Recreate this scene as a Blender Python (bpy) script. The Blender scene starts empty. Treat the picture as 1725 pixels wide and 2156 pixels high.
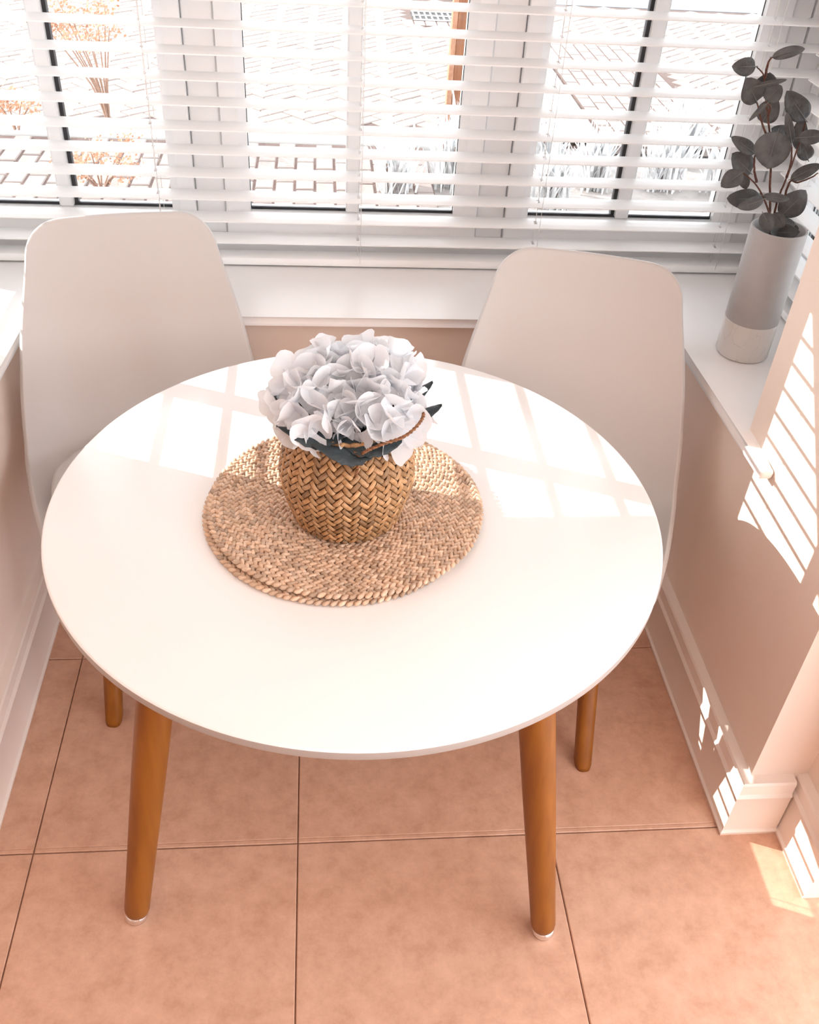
import bpy, bmesh, math, random
from mathutils import Vector, Matrix, noise
from math import pi, sin, cos, radians, sqrt

SC = bpy.context.scene
COL = SC.collection
rnd = random.Random(7)

# ------------------------------------------------------------------ camera
cd = bpy.data.cameras.new('camera')
cam = bpy.data.objects.new('camera', cd)
COL.objects.link(cam)
cd.sensor_width = 36.0
cd.lens = 1999.5 / 2156 * 36.0
cd.clip_start = 0.02
cd.clip_end = 200
_R = Vector((0.99560481, -0.07644485, 0.05410413))
_U = Vector((0.00654455, 0.6330788, 0.77405969))
_F = Vector((0.09342505, 0.77030346, -0.63079659))
cam.matrix_world = Matrix(((_R.x, _U.x, -_F.x, -0.00654), (_R.y, _U.y, -_F.y, -1.32602),
                           (_R.z, _U.z, -_F.z, 1.73826), (0, 0, 0, 1)))
SC.camera = cam

# ------------------------------------------------------------------ light
SC.view_settings.view_transform = 'Standard'
SC.view_settings.look = 'None'
SC.view_settings.gamma = 1
SC.view_settings.use_curve_mapping = False
SC.view_settings.exposure = 0.4
SC.cycles.use_denoising = True
SC.cycles.max_bounces = 10
SC.cycles.diffuse_bounces = 6
SC.cycles.transparent_max_bounces = 16
SC.cycles.sample_clamp_indirect = 6

world = bpy.data.worlds.new('World')
SC.world = world
world.use_nodes = True
bg = world.node_tree.nodes['Background']
bg.inputs[0].default_value = (0.965, 0.99, 1.03, 1)
bg.inputs[1].default_value = 3.6

SUN_DIR = Vector((1.0, -0.40, -0.46))
sd = bpy.data.lights.new('sun', 'SUN')
sd.energy = 7.5
sd.angle = radians(0.12)
sd.color = (1.0, 0.96, 0.9)
sun = bpy.data.objects.new('sun', sd)
COL.objects.link(sun)
sun.location = (-6, 3, 5)
sun.rotation_euler = SUN_DIR.to_track_quat('-Z', 'Y').to_euler()


def area(name, loc, aim, sx, sy, power, color):
    d = bpy.data.lights.new(name, 'AREA')
    d.shape = 'RECTANGLE'
    d.size, d.size_y = sx, sy
    d.energy = power
    d.color = color
    o = bpy.data.objects.new(name, d)
    COL.objects.link(o)
    o.location = loc
    o.rotation_euler = (Vector(aim) - Vector(loc)).to_track_quat('-Z', 'Y').to_euler()
    return o


area('room_fill', (0.2, -1.5, 2.4), (0.2, -1.4, 0), 1.2, 1.2, 5, (1.0, 0.96, 0.92))  # unseen area light added overhead as soft interior fill, no real fitting


# ------------------------------------------------------------------ helpers
def nt(m):
    return m.node_tree.nodes, m.node_tree.links


def mat(name, col, rough=0.5, var=0.0, scale=20.0, detail=4.0, bump=0.0, bscale=None, metal=0.0,
        spec=0.5, col2=None, coat=0.0, tint=False, stretch=None, sss=0.0, rand=0.0, emit=None):
    """Principled material: base colour broken up by noise, optional bump, optional per piece tint."""
    m = bpy.data.materials.new(name)
    m.use_nodes = True
    n, l = nt(m)
    p = n['Principled BSDF']
    p.inputs['Roughness'].default_value = rough
    p.inputs['Metallic'].default_value = metal
    p.inputs['Specular IOR Level'].default_value = spec
    p.inputs['Coat Weight'].default_value = coat
    p.inputs['Coat Roughness'].default_value = 0.08
    tc = n.new('ShaderNodeTexCoord')
    src = tc.outputs['Object']
    if stretch:
        mp = n.new('ShaderNodeMapping')
        mp.inputs['Scale'].default_value = stretch
        l.new(src, mp.inputs['Vector'])
        src = mp.outputs['Vector']
    c = tuple(col) + (1,)
    c2 = tuple(col2 if col2 else [x * (1 - var) for x in col]) + (1,)
    nz = n.new('ShaderNodeTexNoise')
    nz.inputs['Scale'].default_value = scale
    nz.inputs['Detail'].default_value = detail
    if name == 'stone_tile':
        nz.inputs['Roughness'].default_value = 0.74
    l.new(src, nz.inputs['Vector'])
    ramp = n.new('ShaderNodeValToRGB')
    ramp.color_ramp.elements[0].position = 0.35
    ramp.color_ramp.elements[0].color = c2
    ramp.color_ramp.elements[1].position = 0.65
    ramp.color_ramp.elements[1].color = c
    l.new(nz.outputs['Fac'], ramp.inputs['Fac'])
    out = ramp.outputs['Color']
    if tint or rand:
        if tint:
            at = n.new('ShaderNodeAttribute')
            at.attribute_name = 'tint'
            fac = at.outputs['Fac']
            lo = {'silver_foliage': 0.85, 'braided_straw': 0.52, 'dried_flower': 0.7}.get(name, 0.42)
        else:
            oi = n.new('ShaderNodeObjectInfo')
            fac = oi.outputs['Random']
            lo = 1 - rand
        mr = n.new('ShaderNodeMapRange')
        mr.inputs['To Min'].default_value = lo
        mr.inputs['To Max'].default_value = 1.0
        l.new(fac, mr.inputs['Value'])
        mx = n.new('ShaderNodeMix')
        mx.data_type = 'RGBA'
        mx.blend_type = 'MULTIPLY'
        mx.inputs[0].default_value = 1.0
        l.new(out, mx.inputs[6])
        l.new(mr.outputs['Result'], mx.inputs[7])
        out = mx.outputs[2]
    l.new(out, p.inputs['Base Color'])
    if bump:
        nb = n.new('ShaderNodeTexNoise')
        nb.inputs['Scale'].default_value = bscale or scale * 3
        nb.inputs['Detail'].default_value = 5
        l.new(src, nb.inputs['Vector'])
        bp = n.new('ShaderNodeBump')
        bp.inputs['Strength'].default_value = bump
        bp.inputs['Distance'].default_value = 0.01
        l.new(nb.outputs['Fac'], bp.inputs['Height'])
        l.new(bp.outputs['Normal'], p.inputs['Normal'])
    if sss:
        tr = n.new('ShaderNodeBsdfTranslucent')
        l.new(out, tr.inputs['Color'])
        ms = n.new('ShaderNodeMixShader')
        ms.inputs[0].default_value = sss
        l.new(p.outputs[0], ms.inputs[1])
        l.new(tr.outputs[0], ms.inputs[2])
        l.new(ms.outputs[0], n['Material Output'].inputs['Surface'])
    return m


def glass_mat(name):
    m = bpy.data.materials.new(name)
    m.use_nodes = True
    n, l = nt(m)
    n.remove(n['Principled BSDF'])
    t = n.new('ShaderNodeBsdfTransparent')
    t.inputs[0].default_value = (0.97, 0.98, 0.98, 1)
    g = n.new('ShaderNodeBsdfGlossy')
    g.inputs['Roughness'].default_value = 0.02
    f = n.new('ShaderNodeFresnel')
    f.inputs['IOR'].default_value = 1.45
    mx = n.new('ShaderNodeMixShader')
    l.new(f.outputs[0], mx.inputs[0])
    l.new(t.outputs[0], mx.inputs[1])
    l.new(g.outputs[0], mx.inputs[2])
    l.new(mx.outputs[0], n['Material Output'].inputs['Surface'])
    return m


def props(o, label=None, cat=None, group=None, kind=None):
    if label: o['label'] = label
    if cat: o['category'] = cat
    if group: o['group'] = group
    if kind: o['kind'] = kind
    return o


def empty(name, loc, rz=0.0):
    o = bpy.data.objects.new(name, None)
    COL.objects.link(o)
    o.location = loc
    o.rotation_euler = (0, 0, rz)
    o.empty_display_size = 0.05
    return o


def link(name, me, m, parent=None, loc=None, rot=None):
    o = bpy.data.objects.new(name, me)
    COL.objects.link(o)
    if m and not me.materials:
        me.materials.append(m)
    if parent:
        o.parent = parent
    if loc: o.location = loc
    if rot: o.rotation_euler = rot
    return o


def mesh(name, V, Fc, smooth=False):
    me = bpy.data.meshes.new(name)
    me.from_pydata([tuple(v) for v in V], [], Fc)
    me.validate()
    if smooth:
        for p in me.polygons: p.use_smooth = True
    return me


def bm_mesh(name, bm, smooth=False, autos=None):
    me = bpy.data.meshes.new(name)
    bmesh.ops.recalc_face_normals(bm, faces=bm.faces)
    bm.to_mesh(me)
    bm.free()
    if smooth:
        for p in me.polygons: p.use_smooth = True
    if autos is not None:
        for p in me.polygons: p.use_smooth = True
        me.set_sharp_from_angle(angle=radians(autos))
    return me


def add_box(bm, a, b, bevel=0.0, seg=1):
    vs = [bm.verts.new((x, y, z)) for x in (a[0], b[0]) for y in (a[1], b[1]) for z in (a[2], b[2])]
    q = [(0, 1, 3, 2), (4, 6, 7, 5), (0, 4, 5, 1), (2, 3, 7, 6), (0, 2, 6, 4), (1, 5, 7, 3)]
    fs = [bm.faces.new([vs[i] for i in f]) for f in q]
    if bevel:
        es = list({e for f in fs for e in f.edges})
        bmesh.ops.bevel(bm, geom=es, offset=bevel, segments=seg, affect='EDGES', profile=0.5)


def box_me(name, a, b, bevel=0.0, seg=2, autos=35):
    bm = bmesh.new()
    add_box(bm, a, b, bevel, seg)
    return bm_mesh(name, bm, autos=autos)


def boxes_me(name, lst, bevel=0.0, seg=1):
    bm = bmesh.new()
    for a, b in lst: add_box(bm, a, b, bevel, seg)
    return bm_mesh(name, bm, autos=35)


def prism_me(name, poly, z0, z1, bevel=0.0, seg=2, autos=35):
    """poly (x, y) outline raised from z0 to z1."""
    bm = bmesh.new()
    lo = [bm.verts.new((x, y, z0)) for x, y in poly]
    hi = [bm.verts.new((x, y, z1)) for x, y in poly]
    n = len(poly)
    fs = [bm.faces.new(lo[::-1]), bm.faces.new(hi)]
    for i in range(n):
        fs.append(bm.faces.new((lo[i], lo[(i + 1) % n], hi[(i + 1) % n], hi[i])))
    if bevel:
        bmesh.ops.bevel(bm, geom=list(bm.edges), offset=bevel, segments=seg, affect='EDGES', profile=0.5)
    return bm_mesh(name, bm, autos=autos)


def sweep_me(name, prof, path, autos=30):
    """closed profile of (offset, z) swept along a flat path; offset is to the right of travel."""
    pts = [Vector(p) for p in path]
    secs = []
    for i, p in enumerate(pts):
        d0 = (p - pts[i - 1]).normalized() if i else None
        d1 = (pts[i + 1] - p).normalized() if i < len(pts) - 1 else None
        a = d0 or d1
        b = d1 or d0
        na, nb = Vector((a.y, -a.x)), Vector((b.y, -b.x))
        m = (na + nb) / (1 + na.dot(nb))
        secs.append([(p.x + m.x * o, p.y + m.y * o, z) for o, z in prof])
    n = len(prof)
    V = [v for s in secs for v in s]
    Fc = []
    for i in range(len(secs) - 1):
        for j in range(n):
            k = (j + 1) % n
            Fc.append((i * n + j, i * n + k, (i + 1) * n + k, (i + 1) * n + j))
    Fc.append(tuple(range(n))[::-1])
    Fc.append(tuple((len(secs) - 1) * n + j for j in range(n)))
    bm = bmesh.new()
    vs = [bm.verts.new(v) for v in V]
    for f in Fc: bm.faces.new([vs[i] for i in f])
    return bm_mesh(name, bm, autos=autos)


def lathe(prof, n=48, caps=True):
    V, Fc = [], []
    for r, z in prof:
        for i in range(n):
            a = 2 * pi * i / n
            V.append((r * cos(a), r * sin(a), z))
    for k in range(len(prof) - 1):
        for i in range(n):
            j = (i + 1) % n
            Fc.append((k * n + i, k * n + j, (k + 1) * n + j, (k + 1) * n + i))
    if caps:
        Fc.append(tuple(range(n))[::-1])
        Fc.append(tuple((len(prof) - 1) * n + i for i in range(n)))
    return V, Fc


def lathe_me(name, prof, n=48, autos=40, caps=True):
    V, Fc = lathe(prof, n, caps)
    bm = bmesh.new()
    vs = [bm.verts.new(v) for v in V]
    for f in Fc: bm.faces.new([vs[i] for i in f])
    return bm_mesh(name, bm, autos=autos)


def tube(pts, radii, n=8):
    pts = [Vector(p) for p in pts]
    if not hasattr(radii, '__len__'): radii = [radii] * len(pts)
    V, Fc = [], []
    up = None
    for i, p in enumerate(pts):
        d = (pts[min(i + 1, len(pts) - 1)] - pts[max(i - 1, 0)]).normalized()
        if up is None:
            up = d.orthogonal().normalized()
        else:
            up = (up - d * up.dot(d)).normalized()
        s = d.cross(up)
        for k in range(n):
            a = 2 * pi * k / n
            V.append(p + (up * cos(a) + s * sin(a)) * radii[i])
    for i in range(len(pts) - 1):
        for k in range(n):
            j = (k + 1) % n
            Fc.append((i * n + k, i * n + j, (i + 1) * n + j, (i + 1) * n + k))
    Fc.append(tuple(range(n))[::-1])
    Fc.append(tuple((len(pts) - 1) * n + k for k in range(n)))
    return V, Fc


class MB:
    """collects many small shapes into one mesh, with a tint per shape"""
    def __init__(s):
        s.V, s.F, s.T = [], [], []

    def add(s, V, Fc, t=0.5):
        o = len(s.V)
        s.V += [tuple(v) for v in V]
        s.F += [tuple(i + o for i in f) for f in Fc]
        s.T += [t] * len(V)

    def mesh(s, name, smooth=True):
        me = bpy.data.meshes.new(name)
        me.from_pydata(s.V, [], s.F)
        a = me.attributes.new('tint', 'FLOAT', 'POINT')
        a.data.foreach_set('value', s.T)
        if smooth:
            for p in me.polygons: p.use_smooth = True
        return me


def smooth_path(pts, sub=4):
    P = [Vector(p) for p in pts]
    out = []
    for i in range(len(P) - 1):
        p0, p1, p2, p3 = P[max(i - 1, 0)], P[i], P[i + 1], P[min(i + 2, len(P) - 1)]
        for k in range(sub):
            t = k / sub
            out.append(0.5 * ((2 * p1) + (p2 - p0) * t + (2 * p0 - 5 * p1 + 4 * p2 - p3) * t * t + (3 * p1 - p0 - 3 * p2 + p3) * t ** 3))
    out.append(P[-1])
    return out


# ------------------------------------------------------------------ materials
M = {}
M['wall'] = mat('wall_paint', (0.85, 0.725, 0.64), 0.75, 0.03, 6, bump=0.04, bscale=160)
M['ceiling'] = mat('ceiling_paint', (0.88, 0.84, 0.80), 0.8, 0.03, 6)
M['gloss'] = mat('white_gloss_paint', (0.88, 0.86, 0.85), 0.28, 0.02, 8)
M['skirt'] = mat('skirting_paint', (0.85, 0.755, 0.69), 0.3, 0.02, 8)
M['upvc'] = mat('white_frame', (0.89, 0.89, 0.895), 0.35, 0.02, 5)
M['gasket'] = mat('black_gasket', (0.03, 0.03, 0.035), 0.5, 0.2, 40)
M['blind'] = mat('white_slat', (0.93, 0.93, 0.93), 0.4, 0.02, 4)
M['cord'] = mat('white_cord', (0.82, 0.79, 0.77), 0.8, 0.1, 300)
M['tile'] = mat('stone_tile', (0.73, 0.447, 0.32), 0.42, 0, 20, 15, col2=(0.56, 0.318, 0.213), bump=0.06, bscale=90, rand=0.06)
M['joint'] = mat('tile_joint', (0.30, 0.17, 0.12), 0.8, 0.2, 60)
M['table'] = mat('white_lacquer', (0.93, 0.92, 0.915), 0.16, 0.01, 4)
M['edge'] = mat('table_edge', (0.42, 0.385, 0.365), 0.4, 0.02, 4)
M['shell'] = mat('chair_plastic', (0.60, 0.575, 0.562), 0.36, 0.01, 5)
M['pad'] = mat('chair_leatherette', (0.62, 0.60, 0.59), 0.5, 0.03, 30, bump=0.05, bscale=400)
M['beech'] = mat('beech_wood', (0.27, 0.088, 0.005), 0.4, 0.0, 3.5, 6, col2=(0.21, 0.062, 0.003), stretch=(14, 14, 0.9))
M['dark_metal'] = mat('dark_metal', (0.2, 0.2, 0.2), 0.4, 0.1, 30, metal=1.0)
M['chrome'] = mat('chrome', (0.85, 0.85, 0.86), 0.12, 0.05, 30, metal=1.0)
M['straw'] = mat('braided_straw', (0.93, 0.69, 0.51), 0.55, 0.0, 90, 4, col2=(0.74, 0.48, 0.31), tint=True, bump=0.3, bscale=700)
M['seagrass'] = mat('woven_seagrass', (0.66, 0.385, 0.19), 0.42, 0.0, 80, 4, col2=(0.44, 0.215, 0.075), tint=True, bump=0.3, bscale=600)
M['seagrass_in'] = mat('basket_lining', (0.16, 0.075, 0.03), 0.8, 0.3, 80)
M['rope'] = mat('twisted_rope', (0.36, 0.15, 0.06), 0.7, 0.35, 300, tint=True)
M['petal'] = mat('white_petal', (0.92, 0.935, 0.96), 0.6, 0.04, 60, sss=0.42, rand=0.05)
M['dleaf'] = mat('dark_leaf', (0.028, 0.043, 0.05), 0.5, 0.4, 60, bump=0.3, bscale=160)
M['stalk'] = mat('flower_stalk', (0.10, 0.13, 0.10), 0.6, 0.3, 60)
M['seed'] = mat('petal_centre', (0.10, 0.10, 0.11), 0.7, 0.3, 200)
M['euca'] = mat('grey_leaf', (0.140, 0.146, 0.150), 0.62, 0.0, 45, 6, col2=(0.075, 0.08, 0.083), bump=0.3, bscale=180, rand=0.25)
M['vein'] = mat('leaf_vein', (0.20, 0.20, 0.20), 0.6, 0.2, 60)
M['twig'] = mat('brown_twig', (0.15, 0.055, 0.035), 0.7, 0.5, 200, bump=0.4, bscale=500)
M['ceramic'] = mat('grey_matt_ceramic', (0.41, 0.395, 0.39), 0.55, 0.05, 40, bump=0.06, bscale=300)
M['soil_foam'] = mat('dark_filler', (0.03, 0.028, 0.027), 0.9, 0.4, 100)
M['paver'] = mat('pink_paver', (0.245, 0.205, 0.188), 0.85, 0.0, 12, 6, col2=(0.215, 0.172, 0.156), bump=0.15, bscale=120, rand=0.12)
M['sand'] = mat('paver_joint', (0.105, 0.065, 0.055), 0.95, 0.3, 60)
M['kerb'] = mat('white_kerb', (0.42, 0.41, 0.40), 0.8, 0.04, 20)
M['soil'] = mat('garden_soil', (0.30, 0.27, 0.255), 0.95, 0.25, 14, 8, bump=0.6, bscale=40)
M['asphalt'] = mat('grey_asphalt', (0.17, 0.178, 0.19), 0.9, 0.15, 50, bump=0.2, bscale=300)
M['silver'] = mat('silver_foliage', (0.78, 0.785, 0.79), 0.7, 0.0, 30, 5, col2=(0.62, 0.625, 0.63), tint=True, sss=0.2)
M['rust'] = mat('dried_flower', (0.60, 0.34, 0.22), 0.8, 0.0, 40, 5, col2=(0.48, 0.22, 0.12), tint=True, sss=0.2)
M['branch'] = mat('rusty_branch', (0.30, 0.18, 0.13), 0.8, 0.3, 60)
M['post_wood'] = mat('orange_timber', (0.22, 0.085, 0.035), 0.6, 0, 5, 6, col2=(0.15, 0.052, 0.02), stretch=(10, 10, 0.8))
M['iron'] = mat('black_iron', (0.02, 0.018, 0.018), 0.6, 0.3, 60)
M['render'] = mat('house_render', (0.78, 0.72, 0.68), 0.85, 0.06, 20)
M['glass'] = glass_mat('window_glass')


def vase_glaze():
    m = mat('white_crackle_glaze', (0.72, 0.68, 0.65), 0.2, 0.03, 10)
    n, l = nt(m)
    p = n['Principled BSDF']
    base = p.inputs['Base Color'].links[0].from_socket
    tc = n.new('ShaderNodeTexCoord')
    mp = n.new('ShaderNodeMapping')
    mp.inputs['Scale'].default_value = (1, 1, 0.45)
    l.new(tc.outputs['Object'], mp.inputs['Vector'])
    nz = n.new('ShaderNodeTexNoise'); nz.inputs['Scale'].default_value = 28; nz.inputs['Detail'].default_value = 2
    l.new(mp.outputs[0], nz.inputs['Vector'])
    a = n.new('ShaderNodeMath'); a.operation = 'SUBTRACT'; a.inputs[1].default_value = 0.5
    b = n.new('ShaderNodeMath'); b.operation = 'ABSOLUTE'
    c = n.new('ShaderNodeMath'); c.operation = 'LESS_THAN'; c.inputs[1].default_value = 0.006
    l.new(nz.outputs['Fac'], a.inputs[0]); l.new(a.outputs[0], b.inputs[0]); l.new(b.outputs[0], c.inputs[0])
    mx = n.new('ShaderNodeMix'); mx.data_type = 'RGBA'
    mx.inputs[7].default_value = (0.60, 0.56, 0.535, 1)
    l.new(c.outputs[0], mx.inputs[0]); l.new(base, mx.inputs[6])
    l.new(mx.outputs[2], p.inputs['Base Color'])
    return m


M['glaze'] = vase_glaze()

# ------------------------------------------------------------------ room
XL, XR, YB, YF = -0.68, 0.85, 0.675, -0.245       # bay faces
ZS, ZC, ZH = 0.705, 2.46, 2.26                    # sill top, ceiling, window head
RXL, RXR, RYR = -2.3, 0.97, -3.3                  # room behind the camera


def structure(name, me, m, label, cat, parent=None):
    o = link(name, me, m, parent)
    props(o, label, cat, kind='structure')
    return o


floor = structure('floor', boxes_me('floor', [((RXL, RYR, -0.05), (2.4, YF, -0.004)), ((XL, YF, -0.05), (XR, YB, -0.004))]),
                  M['joint'], 'floor of large peach stone tiles under the table', 'floor')
TX, TY, X0, Y0 = 0.5172, 0.5095, -0.5735, -0.2557


def clip_tile(x0, x1, y0, y1, rect):
    a, b, c, d = max(x0, rect[0]), min(x1, rect[1]), max(y0, rect[2]), min(y1, rect[3])
    return (a, b, c, d) if b - a > 0.004 and d - c > 0.004 else None


for i in range(-4, 6):
    for j in range(-6, 2):
        x0, x1, y0, y1 = X0 + i * TX, X0 + (i + 1) * TX, Y0 + j * TY, Y0 + (j + 1) * TY
        g = 0.0012
        rects = ((RXL, 2.4, RYR, YF), (XL, XR, YF, YB))
        bm = bmesh.new()
        n = 0
        for r in rects:
            c = clip_tile(x0 + g, x1 - g, y0 + g, y1 - g, r)
            if not c: continue
            add_box(bm, (c[0], c[2], -0.004), (c[1], c[3], 0.0), 0)
            n += 1
        if not n:
            bm.free()
            continue
        es = [e for e in bm.edges if all(v.co.z > -0.001 for v in e.verts)]
        bmesh.ops.bevel(bm, geom=es, offset=0.0016, segments=1, affect='EDGES')
        link('tile', bm_mesh('tile', bm), M['tile'], floor)

structure('ceiling', box_me('ceiling', (RXL - 0.1, RYR - 0.1, ZC), (2.5, 1.2, ZC + 0.1)), M['ceiling'], 'flat white ceiling above the room', 'ceiling')
structure('wall_back', boxes_me('wall_back', [((XL - 0.38, YB, -0.05), (XR + 0.38, 1.06, ZS - 0.022)),
                                              ((XL - 0.38, 0.9, ZH), (XR + 0.38, 1.06, ZC))]),
          M['wall'], 'low wall under the back window behind both chairs', 'wall')
structure('wall_right', boxes_me('wall_right', [((XR, 0.19, -0.05), (1.24, YB, ZS - 0.022)), ((XR, YF, -0.05), (1.24, 0.19, ZC)),
                                                ((XR, 0.19, ZH), (1.24, 0.9, ZC))]),
          M['wall'], 'right wall of the bay crossed by striped sunlight', 'wall')
structure('wall_left', boxes_me('wall_left', [((-1.07, 0.19, -0.05), (XL, YB, ZS - 0.022)), ((-1.07, YF, -0.05), (XL, 0.19, ZC)),
                                              ((-1.07, 0.19, ZH), (XL, 0.9, ZC)), ((RXL, YF, -0.05), (-1.07, 0.0, ZC))]),
          M['wall'], 'left wall of the bay beside the left chair', 'wall')
structure('trim_6', box_me('eaves_board', (-3.4, 1.14, 2.245), (2.5, 1.20, ZC)), M['upvc'], 'white eaves board above the windows outside, out of view', 'eaves')
# the room the photograph was taken from: a wall with a wide glazed opening to the right
structure('wall_side', boxes_me('wall_side', [((RXR, -0.42, -0.05), (1.24, YF, ZC)), ((RXR, -2.9, 2.2), (1.24, -0.42, ZC)),
                                              ((RXR, RYR, -0.05), (1.24, -2.9, ZC))]),
          M['wall'], 'wall running on past the pier at the right edge', 'wall')
structure('wall_room_left', box_me('wall_room_left', (RXL - 0.1, RYR, -0.05), (RXL, 0.0, ZC)), M['wall'], 'far left wall of the room, out of view', 'wall')
structure('wall_rear', box_me('wall_rear', (RXL - 0.1, RYR - 0.1, -0.05), (1.24, RYR, ZC)), M['wall'], 'rear wall of the room, out of view', 'wall')

# sill board round the three windows of the bay
sill_poly = [(-0.654, 0.05), (-0.654, 0.645), (0.82, 0.645), (0.82, 0.05), (0.85, 0.05), (0.85, 0.19), (1.20, 0.19), (1.20, 0.985),
             (-1.04, 0.985), (-1.04, 0.19), (-0.68, 0.19), (-0.68, 0.05)]
structure('trim_1', prism_me('window_sill', sill_poly[::-1], ZS - 0.022, ZS, 0.008, 3), M['gloss'],
          'white round-nosed sill board running round the bay under the windows', 'sill')

SK = [(0.0, 0.0), (0.030, 0.0), (0.032, 0.010), (0.027, 0.014), (0.025, 0.118), (0.027, 0.122), (0.025, 0.126), (0.022, 0.130), (0.022, 0.158), (0.019, 0.163), (0.0, 0.165)]
structure('baseboard_right', sweep_me('baseboard_right', SK, [(XR, YB - 0.0301), (XR, YF), (RXR - 0.0301, YF)]),
          M['skirt'], 'moulded skirting along the right bay wall and round the pier', 'skirting board')
structure('baseboard_left', sweep_me('baseboard_left', SK, [(RXL + 0.031, YF), (XL, YF), (XL, YB - 0.0301)]),
          M['skirt'], 'moulded skirting along the left bay wall', 'skirting board')
structure('baseboard_back', sweep_me('baseboard_back', SK, [(XL, YB), (XR, YB)]), M['skirt'], 'skirting under the back window, hidden by the table', 'skirting board')
structure('baseboard_side', sweep_me('baseboard_side', SK, [(RXR, YF), (RXR, -0.42)]), M['skirt'], 'sunlit skirting at the right edge beyond the pier', 'skirting board')


# ------------------------------------------------------------------ windows
def ring(bm, x0, x1, z0, z1, w, y0, y1, cham=0.006):
    """rectangular frame: outer edge, front face, chamfered inner edge, inner reveal (front is -Y at y0)"""
    def loop(dx, y):
        return [bm.verts.new(p) for p in ((x0 + dx, y, z0 + dx), (x1 - dx, y, z0 + dx), (x1 - dx, y, z1 - dx), (x0 + dx, y, z1 - dx))]
    L = [loop(0, y1), loop(0, y0 + 0.002), loop(0.002, y0), loop(w - cham * 1.6, y0), loop(w, y0 + cham), loop(w, y1)]
    for a, b in zip(L, L[1:] + L[:1]):
        for i in range(4):
            j = (i + 1) % 4
            bm.faces.new((a[i], a[j], b[j], b[i]))


def make_window(name, label, units, x_out, posts, zb, matrix):
    """casement window in local coordinates: x along the wall, y outwards"""
    root = bpy.data.objects.new(name, None)
    COL.objects.link(root)
    root.matrix_world = matrix
    props(root, label, 'window', kind='structure')
    bm = bmesh.new()
    ring(bm, x_out[0], x_out[1], ZS + 0.0005, ZH - 0.001, 0.05, 0.0, 0.065)
    link('frame', bm_mesh('frame', bm, autos=30), M['upvc'], root)
    for a, b in posts:
        link('mullion', box_me('mullion', (a, 0.0, zb), (b, 0.065, ZH - 0.05), 0.003, 1), M['upvc'], root)
    for (a, b, bar) in units:
        bm = bmesh.new()
        ring(bm, a, b, zb, ZH - 0.05, 0.058, -0.015, 0.045, 0.012)
        s = link('sash', bm_mesh('sash', bm, autos=30), M['upvc'], root)
        g0, g1, h0, h1 = a + 0.058, b - 0.058, zb + 0.058, ZH - 0.108
        bm = bmesh.new()
        ring(bm, g0 - 0.001, g1 + 0.001, h0 - 0.001, h1 + 0.001, 0.0026, 0.0155, 0.019, 0.0004)
        link('gasket', bm_mesh('gasket', bm), M['gasket'], s)
        link('glazing_bar', box_me('glazing_bar', (bar - 0.017, -0.004, h0), (bar + 0.017, 0.034, h1), 0.004, 1), M['upvc'], s)
        if abs(bar) > 0.2: link('spacer_bar', box_me('spacer_bar', (bar + (0.017 if bar < 0 else -0.026), 0.012, h0), (bar + (0.026 if bar < 0 else -0.017), 0.03, h1)), M['gasket'], s)
        link('drip_seal', box_me('drip_seal', (g0 + 0.002, 0.010, h0), (g1 - 0.002, 0.0175, h0 + 0.0065)), M['gasket'], s)
        for c0, c1 in ((g0, bar), (bar, g1)):
            link('pane', box_me('pane', (c0, 0.018, h0), (c1, 0.022, h1)), M['glass'], s)
    return root


YW = 0.985
make_window('window_1', 'wide white casement window behind both chairs, six panes', [(-0.916, -0.304, -0.614), (-0.231, 0.389, 0.078), (0.463, 1.064, 0.766)],
            (-0.975, 1.115), [(-0.302, -0.233), (0.391, 0.461)], ZS + 0.05, Matrix.Translation((0, YW, 0)))
# side windows: local x runs along world -Y (right) or +Y (left)
mr = Matrix.Translation((1.165, 0, 0)) @ Matrix.Rotation(radians(-90), 4, 'Z')
make_window('window_2', 'white side window behind the grey vase', [(-0.88, -0.25, -0.565)], (-0.94, -0.19), [], ZS + 0.05, mr)
ml = Matrix.Translation((-1.0, 0, 0)) @ Matrix.Rotation(radians(90), 4, 'Z')
make_window('window_3', 'white side window above the left chair, mostly out of view', [(0.215, 0.938, 0.575)], (0.17, 0.983), [], ZS + 0.05, ml)
structure('trim_2', boxes_me('corner_post', [((1.12, 0.985, ZS), (1.23, 1.06, ZH)), ((1.165, 0.942, ZS), (1.23, 0.983, ZH))]), M['upvc'],
          'white corner post between the back and right windows', 'post')
structure('trim_3', boxes_me('corner_post', [((-1.06, 0.985, ZS), (-0.98, 1.06, ZH)), ((-1.06, 0.986, ZS), (-1.05, 0.99, ZH))]), M['upvc'],
          'white corner post between the back and left windows', 'post')


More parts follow.
